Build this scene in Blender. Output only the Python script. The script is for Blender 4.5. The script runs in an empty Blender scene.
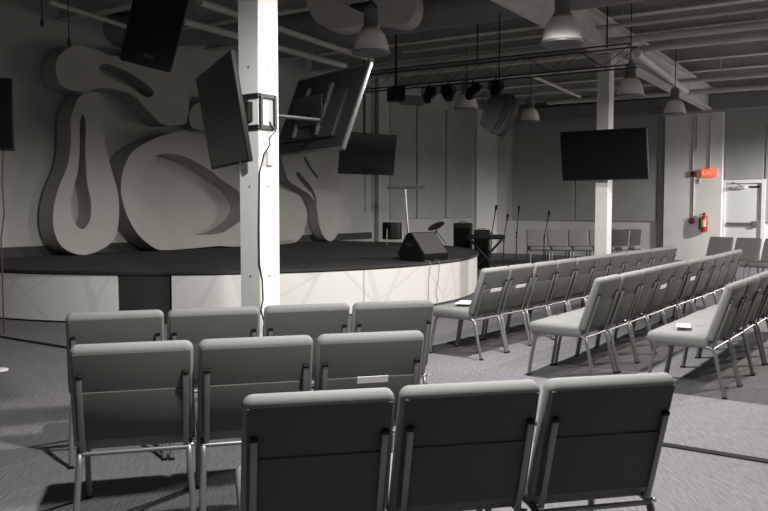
import bpy, bmesh, math, random
from mathutils import Vector, Matrix
from mathutils.geometry import tessellate_polygon
random.seed(7)
sc = bpy.context.scene
COL = sc.collection
PI = math.pi
# ------------------------------------------------------------------ camera
F, H, YH = 800.0, 1.47, 206.5
PITCH = math.atan((255.5-YH)/F)
cd = bpy.data.cameras.new('camera'); cam = bpy.data.objects.new('camera', cd); COL.objects.link(cam)
cd.sensor_width = 36; cd.lens = F*36/768; cd.clip_end = 200
cam.location = (0, 0, H); cam.rotation_euler = (PI/2-PITCH, 0, 0)
sc.camera = cam
CAM = Vector((0, 0, H))
FW = Vector((0, math.cos(PITCH), -math.sin(PITCH))); UP = Vector((0, math.sin(PITCH), math.cos(PITCH)))
def ray(px, py): return FW + Vector((1,0,0))*((px-384)/F) + UP*((255.5-py)/F)
def at(px, py, z=None, Y=None, U_=None, V_=None):
    d = ray(px, py)
    if z is not None: t = (z-H)/d.z
    elif Y is not None: t = Y/d.y
    elif U_ is not None: t = U_/d.dot(U)
    else: t = V_/d.dot(V)
    return CAM + d*t
# room axes: U runs along the stage wall into the room, V points out of the stage wall
TH = math.radians(37)
U = Vector((math.sin(TH), math.cos(TH), 0)); V = Vector((math.cos(TH), -math.sin(TH), 0)); Z = Vector((0,0,1))
UW, VW = 22.4, -12.5        # far wall / stage wall planes
U0, V1 = -5.0, 7.5          # walls behind and beside the camera
CEIL = 5.1
STZ = 0.66
def R(u, v, z=0): return U*u + V*v + Z*z
ROOMROT = PI/2 - TH         # rotation that turns local x onto U
# ------------------------------------------------------------------ materials
MATS = {}
def mat(name, col, rough=.6, metal=0, noise=0, nscale=40, bump=0, bscale=200, emis=0, spec=.5, stretch=None, alpha=None):
    m = bpy.data.materials.new(name); m.use_nodes = True
    nt = m.node_tree; b = nt.nodes['Principled BSDF']
    c = (*col, 1) if not isinstance(col, (int, float)) else (col, col, col, 1)
    b.inputs['Base Color'].default_value = c
    b.inputs['Roughness'].default_value = rough; b.inputs['Metallic'].default_value = metal
    b.inputs['Specular IOR Level'].default_value = spec
    tc = nt.nodes.new('ShaderNodeTexCoord'); src = tc.outputs['Object']
    if stretch:
        mp = nt.nodes.new('ShaderNodeMapping'); mp.inputs['Rotation'].default_value = (0,0,stretch[0]); mp.inputs['Scale'].default_value = stretch[1]
        nt.links.new(src, mp.inputs['Vector']); src = mp.outputs[0]
    if noise:
        n = nt.nodes.new('ShaderNodeTexNoise'); n.inputs['Scale'].default_value = nscale; n.inputs['Detail'].default_value = 4
        nt.links.new(src, n.inputs['Vector'])
        r = nt.nodes.new('ShaderNodeValToRGB')
        r.color_ramp.elements[0].position = .3; r.color_ramp.elements[1].position = .7
        r.color_ramp.elements[0].color = tuple(x*(1-noise) for x in c[:3])+(1,)
        r.color_ramp.elements[1].color = tuple(min(1,x*(1+noise)) for x in c[:3])+(1,)
        nt.links.new(n.outputs['Fac'], r.inputs[0]); nt.links.new(r.outputs[0], b.inputs['Base Color'])
    if bump:
        n2 = nt.nodes.new('ShaderNodeTexNoise'); n2.inputs['Scale'].default_value = bscale; n2.inputs['Detail'].default_value = 3
        nt.links.new(src, n2.inputs['Vector'])
        bp = nt.nodes.new('ShaderNodeBump'); bp.inputs['Strength'].default_value = bump; bp.inputs['Distance'].default_value = .01
        nt.links.new(n2.outputs['Fac'], bp.inputs['Height']); nt.links.new(bp.outputs[0], b.inputs['Normal'])
    if emis:
        b.inputs['Emission Color'].default_value = c; b.inputs['Emission Strength'].default_value = emis
    if alpha is not None:
        b.inputs['Transmission Weight'].default_value = alpha
    MATS[name] = m
    return m
def G(x): return (x, x, x*.985)
mat('fabric', (.21,.21,.207), .92, noise=.12, nscale=260, bump=.35, bscale=420, spec=.2)
mat('shaded_fabric', (.085,.086,.081), .9, noise=.12, nscale=260, bump=.3, bscale=420, spec=.2)  # darker copy of the chair fabric, shade of the rears put into the colour
mat('chair_metal', (.20,.20,.196), .38, metal=.55)
mat('shiny_metal', (.75,.75,.73), .2, metal=1)
mat('black_plastic', (.005,.005,.005), .5, spec=.25)
mat('black_metal', (.015,.015,.015), .55, spec=.3)
mat('truss_metal', (.05,.05,.048), .6, spec=.3)
mat('screen', (.008,.008,.009), .10, spec=.15)
mat('tv_back', (.018,.018,.019), .5, spec=.3)
mat('tv_edge', (.10,.10,.10), .45, metal=.5)
mat('grille', (.007,.007,.007), .8, bump=.5, bscale=160, spec=.1)
mat('paint_white', (.80,.80,.77), .55, noise=.04, nscale=3)
mat('pillar_white', (.70,.70,.675), .5, noise=.05, nscale=4)
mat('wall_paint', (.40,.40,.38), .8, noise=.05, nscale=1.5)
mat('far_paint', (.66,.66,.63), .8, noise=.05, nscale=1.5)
mat('panel_dark', (.33,.333,.31), .9, noise=.06, nscale=2, bump=.15, bscale=120)
mat('panel_far', (.36,.363,.342), .9, noise=.06, nscale=2, bump=.15, bscale=120)
mat('sculpt', (.42,.408,.385), .8, noise=.04, nscale=3)
mat('stage_carpet', (.030,.031,.030), .95, noise=.3, nscale=120, bump=.3)
mat('rim_black', (.02,.02,.02), .6)
mat('deck', (.20,.20,.19), .8, noise=.2, nscale=2)
mat('steel_paint', (.50,.49,.46), .6, noise=.12, nscale=3)
mat('duct', (.22,.22,.21), .5, noise=.1, nscale=3)
mat('lamp_glass', (.78,.75,.70), .25, noise=.05, nscale=10)
mat('lamp_house', (.20,.20,.20), .5, metal=.5)
mat('paper', (.85,.85,.83), .7)
mat('door_paint', (.70,.71,.71), .5, noise=.03, nscale=3)
mat('red', (.52,.045,.025), .35)
mat('red_dark', (.30,.03,.03), .4)
mat('label_cream', (.75,.62,.42), .6)
mat('sign_red', (1.0,.16,.09), .5, emis=.55)
mat('sign_letter', (1.0,.38,.26), .5, emis=.8)
mat('monitor_grille', (.07,.07,.068), .7, bump=.3, bscale=200)
mat('cymbal', (.30,.27,.18), .3, metal=.9)
mat('strip', (.008,.008,.009), .8, spec=.15)
mat('cable', (.02,.02,.02), .6)
mat('cable_grey', (.25,.25,.25), .6)
mat('cable_red', (.07,.03,.03), .6)
mat('gap', (.015,.015,.015), .9)
mat('acrylic', (.80,.82,.82), .12, alpha=.35)
# carpet tiles with fine streaks
def carpet():
    m = mat('carpet', (.3,.3,.3), .95, spec=.15); nt = m.node_tree; b = nt.nodes['Principled BSDF']
    tc = nt.nodes.new('ShaderNodeTexCoord'); mp = nt.nodes.new('ShaderNodeMapping')
    mp.inputs['Rotation'].default_value = (0, 0, math.radians(42)); mp.inputs['Scale'].default_value = (90, 9, 1)
    nt.links.new(tc.outputs['Object'], mp.inputs['Vector'])
    n = nt.nodes.new('ShaderNodeTexNoise'); n.inputs['Scale'].default_value = 1; n.inputs['Detail'].default_value = 5; n.inputs['Roughness'].default_value = .65
    nt.links.new(mp.outputs[0], n.inputs['Vector'])
    r = nt.nodes.new('ShaderNodeValToRGB'); e = r.color_ramp.elements
    e[0].position = .28; e[0].color = (.115,.111,.123,1); e[1].position = .75; e[1].color = (.26,.252,.27,1)
    x = e.new(.52); x.color = (.178,.172,.187,1)
    nt.links.new(n.outputs['Fac'], r.inputs[0])
    n2 = nt.nodes.new('ShaderNodeTexNoise'); n2.inputs['Scale'].default_value = .8; nt.links.new(tc.outputs['Object'], n2.inputs['Vector'])
    r2 = nt.nodes.new('ShaderNodeValToRGB'); r2.color_ramp.elements[0].color = (.8,.8,.8,1); r2.color_ramp.elements[1].color = (1.1,1.1,1.1,1)
    nt.links.new(n2.outputs['Fac'], r2.inputs[0])
    mx = nt.nodes.new('ShaderNodeMix'); mx.data_type = 'RGBA'; mx.blend_type = 'MULTIPLY'; mx.inputs[0].default_value = 1
    nt.links.new(r.outputs[0], mx.inputs[6]); nt.links.new(r2.outputs[0], mx.inputs[7])
    nt.links.new(mx.outputs[2], b.inputs['Base Color'])
    bp = nt.nodes.new('ShaderNodeBump'); bp.inputs['Strength'].default_value = .6; bp.inputs['Distance'].default_value = .01
    nt.links.new(n.outputs['Fac'], bp.inputs['Height']); nt.links.new(bp.outputs[0], b.inputs['Normal'])
carpet()
def fascia_mat():
    m = mat('fascia', (.78,.78,.75), .5); nt = m.node_tree; b = nt.nodes['Principled BSDF']
    uv = nt.nodes.new('ShaderNodeUVMap'); uv.uv_map = 'arc'
    prev = None
    for ang, sc_, thr, seed in ((31, .55, .985, .3), (-48, .62, .987, .1), (63, .8, .988, .55), (-18, .35, .985, .7)):
        mp = nt.nodes.new('ShaderNodeMapping'); mp.inputs['Rotation'].default_value = (0,0,math.radians(ang)); mp.inputs['Location'].default_value = (seed*3, 0, 0)
        nt.links.new(uv.outputs[0], mp.inputs[0])
        w = nt.nodes.new('ShaderNodeTexWave'); w.inputs['Scale'].default_value = sc_*.5; w.bands_direction = 'X'; w.inputs['Distortion'].default_value = .25
        w.inputs['Detail'].default_value = 0; w.inputs['Detail Scale'].default_value = .2
        nt.links.new(mp.outputs[0], w.inputs['Vector'])
        g = nt.nodes.new('ShaderNodeMath'); g.operation = 'GREATER_THAN'; g.inputs[1].default_value = thr + .008
        nt.links.new(w.outputs['Fac'], g.inputs[0])
        if prev is None: prev = g.outputs[0]
        else:
            a = nt.nodes.new('ShaderNodeMath'); a.operation = 'MAXIMUM'
            nt.links.new(prev, a.inputs[0]); nt.links.new(g.outputs[0], a.inputs[1]); prev = a.outputs[0]
    mx = nt.nodes.new('ShaderNodeMix'); mx.data_type = 'RGBA'
    mx.inputs[6].default_value = (.70,.70,.675,1); mx.inputs[7].default_value = (.63,.63,.612,1)
    nt.links.new(prev, mx.inputs[0]); nt.links.new(mx.outputs[2], b.inputs['Base Color'])
fascia_mat()
# ------------------------------------------------------------------ mesh helpers
def frame(x, y, z, o=(0,0,0)):
    m = Matrix((x, y, z)).transposed().to_4x4(); m.translation = Vector(o); return m
def box(bm, size, M=None, loc=(0,0,0), bevel=0, seg=2):
    """box of size at loc, transformed by M"""
    t = Matrix.Translation(Vector(loc)) @ Matrix.Diagonal((*size, 1))
    if M is not None: t = M @ t
    r = bmesh.ops.create_cube(bm, size=1, matrix=t)
    if bevel:
        es = list({e for v in r['verts'] for e in v.link_edges})
        bmesh.ops.bevel(bm, geom=es, offset=bevel, segments=seg, profile=.5, affect='EDGES', clamp_overlap=True)
def tube(bm, pts, r, n=8, closed=False):
    pts = [Vector(p) for p in pts]; rings = []; N = len(pts)
    prevx = None
    for i, p in enumerate(pts):
        if closed: d = pts[(i+1)%N]-pts[i-1]
        else: d = pts[min(i+1,N-1)]-pts[max(i-1,0)]
        d.normalize()
        if prevx is None:
            a = Vector((0,0,1)) if abs(d.z) < .9 else Vector((1,0,0))
            x = d.cross(a).normalized()
        else:
            x = (prevx - d*prevx.dot(d)).normalized()
        prevx = x; y = d.cross(x)
        rr = r[i] if isinstance(r, (list,tuple)) else r
        rings.append([bm.verts.new(p + (x*math.cos(2*PI*k/n)+y*math.sin(2*PI*k/n))*rr) for k in range(n)])
    for i in range(N if closed else N-1):
        a, b = rings[i], rings[(i+1)%N]
        for k in range(n): bm.faces.new((a[k], a[(k+1)%n], b[(k+1)%n], b[k]))
    if not closed:
        bm.faces.new(rings[0][::-1]); bm.faces.new(rings[-1])
def lathe(bm, prof, M=None, n=24):
    """prof: list of (r,z)"""
    rings = []
    for r, z in prof:
        ring = []
        for k in range(n):
            p = Vector((max(r,1e-4)*math.cos(2*PI*k/n), max(r,1e-4)*math.sin(2*PI*k/n), z))
            ring.append(bm.verts.new(M @ p if M is not None else p))
        rings.append(ring)
    for a, b in zip(rings, rings[1:]):
        for k in range(n): bm.faces.new((a[k], a[(k+1)%n], b[(k+1)%n], b[k]))
    bm.faces.new(rings[0][::-1]); bm.faces.new(rings[-1])
def prism(bm, pts, vec):
    vec = Vector(vec)
    a = [bm.verts.new(Vector(p)) for p in pts]; b = [bm.verts.new(Vector(p)+vec) for p in pts]
    n = len(pts)
    bm.faces.new(a[::-1]); bm.faces.new(b)
    for k in range(n): bm.faces.new((a[k], a[(k+1)%n], b[(k+1)%n], b[k]))
def smooth_loop(pts, per=5):
    """closed Catmull-Rom through 2-D or 3-D points"""
    out = []; n = len(pts); P = [Vector(p) for p in pts]
    for i in range(n):
        p0, p1, p2, p3 = P[i-1], P[i], P[(i+1)%n], P[(i+2)%n]
        for k in range(per):
            t = k/per
            out.append(.5*((2*p1)+(p2-p0)*t+(2*p0-5*p1+4*p2-p3)*t*t+(3*p1-p0-3*p2+p3)*t**3))
    return out
def finish(bm, name, m, parent=None, smooth=None, loc=None):
    bmesh.ops.recalc_face_normals(bm, faces=bm.faces[:])
    me = bpy.data.meshes.new(name); 
    if loc is not None: bmesh.ops.translate(bm, verts=bm.verts[:], vec=-Vector(loc))
    bm.to_mesh(me); bm.free()
    me.materials.append(MATS[m])
    if smooth is not None:
        for p in me.polygons: p.use_smooth = True
        try: me.set_sharp_from_angle(angle=math.radians(smooth))
        except Exception: pass
    o = bpy.data.objects.new(name, me); COL.objects.link(o)
    if loc is not None: o.location = loc
    if parent is not None: o.parent = parent
    return o
def wpart(bm, name, m, root, smooth=None):
    """part whose bmesh is in world space, under an un-rotated root"""
    bmesh.ops.translate(bm, verts=bm.verts[:], vec=-root.location)
    return finish(bm, name, m, root, smooth)
def nb(): return bmesh.new()
def tag(o, label, cat, group=None):
    o['label'] = label; o['category'] = cat
    if group: o['group'] = group
    return o
def thing(name, label, cat, loc=(0,0,0), rz=0, group=None, rot=None):
    o = bpy.data.objects.new(name, None); COL.objects.link(o); o.empty_display_size = .1
    o.location = loc; o.rotation_euler = rot if rot is not None else (0,0,rz)
    return tag(o, label, cat, group)
def dup(root, loc, rz=0, label=None, group=None, rot=None):
    r = root.copy(); COL.objects.link(r); r.location = loc
    r.rotation_euler = rot if rot is not None else (0,0,rz)
    if label: r['label'] = label
    if group: r['group'] = group
    for ch in list(root.children):
        c = ch.copy(); COL.objects.link(c); c.parent = r
        for g in list(ch.children):
            d = g.copy(); COL.objects.link(d); d.parent = c
    return r
def struct(o): o['kind'] = 'structure'; return o
ROOMM = frame(U, V*-1, Z)     # local x=U, local y=-V : right-handed
def rbox(bm, u0, u1, v0, v1, z0, z1, bevel=0):
    box(bm, (u1-u0, v1-v0, z1-z0), ROOMM, ((u0+u1)/2, -(v0+v1)/2, (z0+z1)/2), bevel)
# ------------------------------------------------------------------ shell
bm = nb(); rbox(bm, U0-.3, UW+.3, VW-.3, V1+.3, -.2, 0); struct(finish(bm, 'floor', 'carpet'))
bm = nb(); rbox(bm, U0-.3, UW+.3, VW-.3, V1+.3, CEIL, CEIL+.15)
ceiling = struct(finish(bm, 'ceiling', 'deck'))
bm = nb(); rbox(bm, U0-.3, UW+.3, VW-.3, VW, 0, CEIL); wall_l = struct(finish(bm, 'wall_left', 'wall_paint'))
bm = nb(); rbox(bm, UW, UW+.3, VW, V1, 0, CEIL); wall_f = struct(finish(bm, 'wall_back', 'far_paint'))
bm = nb(); rbox(bm, U0-.3, UW+.3, V1, V1+.3, 0, CEIL); struct(finish(bm, 'wall_right', 'far_paint'))
bm = nb(); rbox(bm, U0-.3, U0, VW, V1, 0, CEIL); struct(finish(bm, 'wall_front', 'far_paint'))
def uv_of(p): return p.dot(U), p.dot(V)
# stage-wall acoustic panels and pilaster
def lwu(px): return at(px, 206, V_=VW).dot(U)
xs = [388, 415.5, 444.5, 471]
for a, b in zip(xs, xs[1:]):
    bm = nb(); rbox(bm, lwu(a)+.03, lwu(b)-.03, VW, VW+.05, 1.13, 4.22, .01)
    finish(bm, 'acoustic_panel', 'panel_dark', wall_l)
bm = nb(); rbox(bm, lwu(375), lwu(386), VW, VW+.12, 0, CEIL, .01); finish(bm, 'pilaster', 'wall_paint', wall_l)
bm = nb(); rbox(bm, lwu(474), UW, VW, VW+.10, 0, 4.4, .01); finish(bm, 'pilaster', 'far_paint', wall_l)
for px in (365, 372):
    bm = nb(); p = at(px, 206, V_=VW).dot(U); tube(bm, [R(p, VW+.02, 1.3), R(p, VW+.02, 4.6)], .012); finish(bm, 'conduit', 'wall_paint', wall_l, 60)
bm = nb(); rbox(bm, -3, lwu(370), VW, VW+.06, STZ, STZ+.16); struct(finish(bm, 'baseboard_left', 'rim_black'))
# far wall panels
def fwv(px): return at(px, 206, U_=UW).dot(V)
for a, b in ((513, 574.5), (576, 657)):
    bm = nb(); rbox(bm, UW-.05, UW, fwv(a), fwv(b), 1.06, 4.2, .01); finish(bm, 'acoustic_panel', 'panel_far', wall_f)
bm = nb(); rbox(bm, UW-.06, UW, fwv(658), fwv(664), 0, 4.2); finish(bm, 'recess', 'panel_dark', wall_f)
bm = nb(); rbox(bm, UW-.14, UW, fwv(665), fwv(723), 0, 4.0, .015); finish(bm, 'pilaster', 'paint_white', wall_f)
bm = nb(); rbox(bm, UW-.06, UW, fwv(725), fwv(763), 2.18, 4.0, .01); finish(bm, 'acoustic_panel', 'panel_far', wall_f)
bm = nb(); rbox(bm, UW-.06, UW, fwv(765), fwv(800), 1.06, 4.0, .01); finish(bm, 'acoustic_panel', 'panel_far', wall_f)
for px, y0, y1 in ((694, 116, 170), (694, 178, 217), (711, 117, 169), (697.5,116,150)):
    a = at(px, y0, U_=UW-.16); b = at(px, y1, U_=UW-.16)
    bm = nb(); tube(bm, [a, (a.x, a.y, b.z)], .018); finish(bm, 'conduit', 'steel_paint', wall_f, 60)
# door in the far wall
da, db = fwv(725.5), fwv(762)
bm = nb(); rbox(bm, UW-.03, UW+.01, da, db, .01, 2.08, .005); door = struct(finish(bm, 'door_1', 'door_paint'))
bm = nb(); rbox(bm, UW-.09, UW, da-.09, da, 0, 2.08); rbox(bm, UW-.09, UW, db, db+.09, 0, 2.08); rbox(bm, UW-.09, UW, da-.09, db+.09, 2.08, 2.17)
finish(bm, 'door_frame', 'paint_white', door)
bm = nb(); rbox(bm, UW-.10, UW-.03, da+.06, db-.08, .98, 1.05, .01); rbox(bm, UW-.11, UW-.03, db-.22, db-.08, .94, 1.09, .01); finish(bm, 'push_bar', 'lamp_house', door)
bm = nb(); rbox(bm, UW-.12, UW-.03, da+.15, da+.5, 1.93, 2.0, .01)
tube(bm, [R(UW-.12, da+.3, 1.96), R(UW-.38, da+.5, 1.98), R(UW-.1, da+.2, 2.1)], .014); finish(bm, 'door_closer', 'steel_paint', door)
bm = nb(); rbox(bm, UW-.034, UW-.03, db-.32, db-.06, 1.95, 2.0); finish(bm, 'door_sticker', 'black_plastic', door)
# ------------------------------------------------------------------ ceiling steelwork
P1 = Vector((-.943, 6.08, 0)); P2 = Vector((3.67, 13.4, 0))
U2 = (P2-P1).normalized(); V2 = Vector((U2.y, -U2.x, 0))
CM = frame(U2, V2*-1, Z)
def cbox(bm, u0, u1, v0, v1, z0, z1):
    box(bm, (u1-u0, v1-v0, z1-z0), CM, ((u0+u1)/2, -(v0+v1)/2, (z0+z1)/2))
pv = P1.dot(V2); pu = P1.dot(U2); pl = (P2-P1).length
def clipv(u):    # range of v inside the room for a joist at u
    ok = [k*.1 for k in range(-150, 90) if all((U0+.1 < (U2*u+V2*(k*.1)).dot(U) < UW-.1, VW+.1 < (U2*u+V2*(k*.1)).dot(V) < V1-.1))]
    return (ok[0], ok[-1]) if len(ok) > 15 else None
u = pu + .75
k = 0
while u < 23:
    r = clipv(u)
    if r:
        bm = nb()
        cbox(bm, u-.008, u+.008, r[0], r[1], 4.55, 4.95); cbox(bm, u-.09, u+.09, r[0], r[1], 4.52, 4.55); cbox(bm, u-.09, u+.09, r[0], r[1], 4.95, 5.10)
        finish(bm, 'joist', 'steel_paint', ceiling)
    u += 1.55; k += 1
for dv in (0, 6.2):
    bm = nb(); v = pv+dv
    ok = [k*.1 for k in range(-60, 260) if U0+.1 < (U2*(k*.1)+V2*v).dot(U) < UW-.1 and VW+.1 < (U2*(k*.1)+V2*v).dot(V) < V1-.1]
    a, b = ok[0], ok[-1]
    cbox(bm, a, b, v-.015, v+.015, 4.02, 4.50); cbox(bm, a, b, v-.12, v+.12, 3.96, 4.0); cbox(bm, a, b, v-.12, v+.12, 4.48, 4.52)
    finish(bm, 'girder', 'steel_paint', ceiling)
for u in [x*.6 for x in range(-6, 40)]:     # ribs of the steel deck
    r = clipv(u)
# corrugated deck ribs run across the joists
bm = nb()
for j in range(-42, 24):
    v = j*.34
    ok = [k*.25 for k in range(-30, 104) if U0+.1 < (U2*(k*.25)+V2*v).dot(U) < UW-.1 and VW+.1 < (U2*(k*.25)+V2*v).dot(V) < V1-.1]
    if len(ok) > 4: cbox(bm, ok[0], ok[-1], v-.06, v+.06, 5.06, 5.11)
o = finish(bm, 'deck_ribs', 'deck', ceiling)
def pipe_px(a, b, z, r, name='pipe', m='steel_paint', ext=0):
    A = at(*a, z=z); B = at(*b, z=z); d = (B-A)*ext
    bm = nb(); tube(bm, [A-d*0, B+d], r, 10); return finish(bm, name, m, ceiling, 60)
def pipe_dir(p, z, r, l0, l1, ax, name='pipe', m='steel_paint'):
    A = at(*p, z=z); bm = nb(); tube(bm, [A+ax*l0, A+ax*l1], r, 10)
    for t in range(int(l0)+1, int(l1), 3):
        q = A+ax*t; tube(bm, [q, (q.x, q.y, 4.9)], .008, 5)
    return finish(bm, name, m, ceiling, 60)
pipe_px((183,21), (345,66), 4.15, .055)
pipe_px((200,2), (372,60), 4.25, .05)
pipe_px((50,2), (150,34), 4.3, .035)
pipe_px((637,53), (686,91), 4.0, .07)
pipe_px((530,75), (580,97), 3.95, .03)
pipe_dir((690,17), 4.3, .035, -5, 4, V2)
pipe_dir((690,33), 4.2, .06, -6, 4, V2)
pipe_dir((720,78), 4.1, .05, -4, 4, V2)
pipe_dir((720,90), 4.05, .06, -4, 4, V2)
pipe_dir((560,57), 4.3, .05, -6, 4, V2)
pipe_dir((640,50), 4.35, .045, -8, 4, V2)
# soffit duct along the far wall and a duct over the stage
bm = nb(); rbox(bm, UW-.75, UW-.01, -12.2, 2, 3.95, 4.35, .01); finish(bm, 'soffit_duct', 'duct', ceiling)
bm = nb()
A = at(300, 30, z=4.6); 
tube(bm, [A+U2*-2.2+V2*-4, A+U2*-.6+V2*-.3, A+V2*1.0+U2*.0, A+V2*6], .30, 16); finish(bm, 'round_duct', 'duct', ceiling, 60)
bm = nb(); c = at(656, 110, U_=UW-.8); box(bm, (.05,.36,.18), ROOMM, (UW-.80, -c.dot(V), c.z-.02), .01); finish(bm, 'vent_grille', 'lamp_house', ceiling)
# ------------------------------------------------------------------ pillars
PW = .212
def pillar(p, label):
    t = thing('pillar', label, 'pillar', p)
    Mp = frame(U, V*-1, Z, (0,0,0))
    bm = nb(); box(bm, (PW,PW,3.92), Mp, (0,0,1.96), .006, 1); finish(bm, 'shaft', 'pillar_white', t)
    bm = nb(); box(bm, (PW+.16,PW+.16,.03), Mp, (0,0,3.935)); box(bm, (PW+.06,PW+.06,.14), Mp, (0,0,3.85), .01); finish(bm, 'capital', 'steel_paint', t)
    bm = nb(); box(bm, (PW+.10,PW+.10,.03), Mp, (0,0,.015)); finish(bm, 'base_plate', 'pillar_white', t)
    bm = nb()
    for z in (.95, 1.62, 2.5, 3.02):
        for s in (-.01,):
            box(bm, (.012,.008,.012), Mp, (s, -PW/2-.002, z)); box(bm, (.008,.012,.012), Mp, (-PW/2-.002, s*.8, z))
    finish(bm, 'bolt', 'lamp_house', t)
    return t
pil1 = pillar(P1, 'tall white square pillar left of centre, carrying two tilted screens')
pil2 = pillar(P2, 'white square pillar farther back at right, behind a flat screen')
# socket and loose cable on the first pillar
fr = frame(U, V*-1, Z)
def onp1(a, z, off=.0): return P1 + V*(PW/2+off) + U*a + Z*z       # right face
bm = nb(); 
for q, s in ((onp1(.0, 1.83, .012), (.07,.024,.11)), ): box(bm, s, frame(U, V*-1, Z, q), (0,0,0), .004)
o = finish(bm, 'outlet_box', 'steel_paint', None, loc=onp1(0,1.83)); tag(o, 'small grey outlet box on the bright side of the pillar under the screen bracket', 'outlet')
bm = nb(); pts = [onp1(-.02,2.10,.02), onp1(.04,2.03,.03), onp1(-.02,1.98,.02), onp1(-.02,1.93,.03), onp1(-.08,1.86,.03), onp1(-.112,1.72,.012), onp1(-.118,1.3,.006), onp1(-.118,1.05,.006), onp1(-.095,.92,.012), onp1(-.090,.78,.012), onp1(-.112,.70,.012), onp1(-.06,.55,.012), onp1(-.05,.35,.012), onp1(-.045,.03,.015)]
tube(bm, pts, .006, 6); o = finish(bm, 'power_cable', 'cable', None, 60, loc=pts[-1]); tag(o, 'thin black cable running down the edge of the left pillar', 'cable')
# ------------------------------------------------------------------ stage
SC = (9.88, -11.24); SR = 4.72
def arc(a, r=SR): return SC[0]-r*math.cos(a), SC[1]+r*math.sin(a)   # a=0 at -U end, pi at +U end
stage = thing('stage', 'low round stage with dark carpet top and white curved front', 'stage', R(SC[0], SC[1], 0))
NA = 96
bm = nb(); pts = [R(*arc(PI*k/NA), STZ-.05) for k in range(NA+1)]
pts = [R(SC[0]-SR, VW+.001, STZ-.05)] + pts + [R(SC[0]+SR, VW+.001, STZ-.05)]
prism(bm, pts, (0,0,.05)); wpart(bm, 'stage_floor', 'stage_carpet', stage)
def ringseg(a0, a1, r0, r1, z0, z1, n=40):
    bm = nb(); uvl = bm.loops.layers.uv.new('arc'); A = []
    for k in range(n+1):
        a = a0+(a1-a0)*k/n
        A.append([(bm.verts.new(R(*arc(a, r), z)), a*SR, z) for r, z in ((r1,z0),(r1,z1),(r0,z1),(r0,z0))])
    def face(q):
        f = bm.faces.new([x[0] for x in q])
        for l, x in zip(f.loops, q): l[uvl].uv = (x[1], x[2])
    for a, b in zip(A, A[1:]):
        for k in range(4): face((a[k], b[k], b[(k+1)%4], a[(k+1)%4]))
    face(A[0]); face(A[-1][::-1])
    return bm
def ang_px(px, py):
    best = None
    for k in range(1200):
        a = .1 + 2.6*k/1200; p = R(*arc(a), .35) - CAM
        x = 384 + F*p.x/p.dot(FW)
        if best is None or abs(x-px) < best[0]: best = (abs(x-px), a)
    return best[1]
g0, g1 = ang_px(119, 275), ang_px(169, 275)
print('gap angles', g0, g1)
wpart(ringseg(0, PI, SR-.02, SR+.02, STZ-.034, STZ+.004, 80), 'rim', 'rim_black', stage, 40)
segs = [(0.0, g0-.006), (g1+.006, g1+.55), (g1+.553, g1+1.05), (g1+1.053, PI)]
for a, b in segs:
    wpart(ringseg(a, b, SR-.08, SR-.01, .025, STZ-.035, 30), 'front_panel', 'fascia', stage, 40)
wpart(ringseg(g0, g1, SR-.14, SR-.02, .0, STZ-.035, 10), 'access_panel', 'rim_black', stage, 40)
wpart(ringseg(0, PI, SR-.12, SR-.05, .0, .025, 60), 'toe_kick', 'rim_black', stage, 40)
# ------------------------------------------------------------------ wall sculptures
def sculpt(name, label, outer, holes, vf, recess, bev=.02):
    """outline in picture pixels carried onto the vertical plane vf in front of the stage wall"""
    def carry(l): 
        q = [at(x, y, V_=VW+vf) for x, y in smooth_loop([(a,b) for a,b in l], 5)]
        return q
    O_ = carry(outer); HS = [carry(h) for h in holes]
    minz = min(p.z for p in O_)
    if name == 'loop_sculpture' and minz < STZ+.15:      # rests on the stage
        for l in [O_]+HS:
            for p in l: p.z += STZ+.003-minz
    c = sum(O_, Vector())/len(O_)
    base = Vector((c.x, c.y, min(p.z for p in O_)))
    bm = nb()
    def loop(l, dv): return [bm.verts.new(p + V*dv) for p in l]
    fo = loop(O_, 0); fh = [loop(h, 0) for h in HS]; bo = loop(O_, -min(vf-.004, recess+.04))
    allv = fo + [v for h in fh for v in h]
    def flat(l): return [Vector((p.dot(U), p.z, 0)) for p in l]
    for t in tessellate_polygon([flat(O_)]+[flat(h) for h in HS]):
        try: bm.faces.new([allv[i] for i in t])
        except ValueError: pass
    n = len(fo)
    for k in range(n): bm.faces.new((fo[k], fo[(k+1)%n], bo[(k+1)%n], bo[k]))
    bm.faces.new(bo)
    if vf-.004 > recess+.04:
        c2 = c - V*(recess+.03); q2 = c - V*(vf-.004)
        box(bm, (.25,.25,(q2-c2).length), frame(U, Z, U.cross(Z), (c2+q2)/2))
    for h, hl in zip(fh, HS):
        rb = loop(hl, -recess); m = len(h)
        for k in range(m): bm.faces.new((h[k], h[(k+1)%m], rb[(k+1)%m], rb[k]))
        for t in tessellate_polygon([flat(hl)]): bm.faces.new([rb[i] for i in t])
    bmesh.ops.recalc_face_normals(bm, faces=bm.faces[:])
    o = finish(bm, name, 'sculpt', None, 35, loc=base)
    md = o.modifiers.new('bevel', 'BEVEL'); md.width = bev; md.segments = 3; md.limit_method = 'ANGLE'; md.angle_limit = math.radians(50)
    tag(o, label, 'sculpture')
    return o
sculpt('loop_sculpture', 'tall narrow white loop sculpture standing at left end of the stage wall',
  [(90,93),(79,98),(71,119),(71,143),(67.5,166),(58,190),(53.5,211),(54.4,232),(63,248),(81.6,255.4),(100,250.6),(114.5,239),(119,218),(118,194),(112,171),(106,147),(105,128.6),(109,112),(105,99.5),(98,94)],
  [[(82.6,114.5),(80,124),(80,143),(78,171),(73,190),(70,206),(73,220),(78,227.5),(84,229),(90,220),(91,204),(87,180),(85.4,147),(86,124)]], .50, .38)
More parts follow.
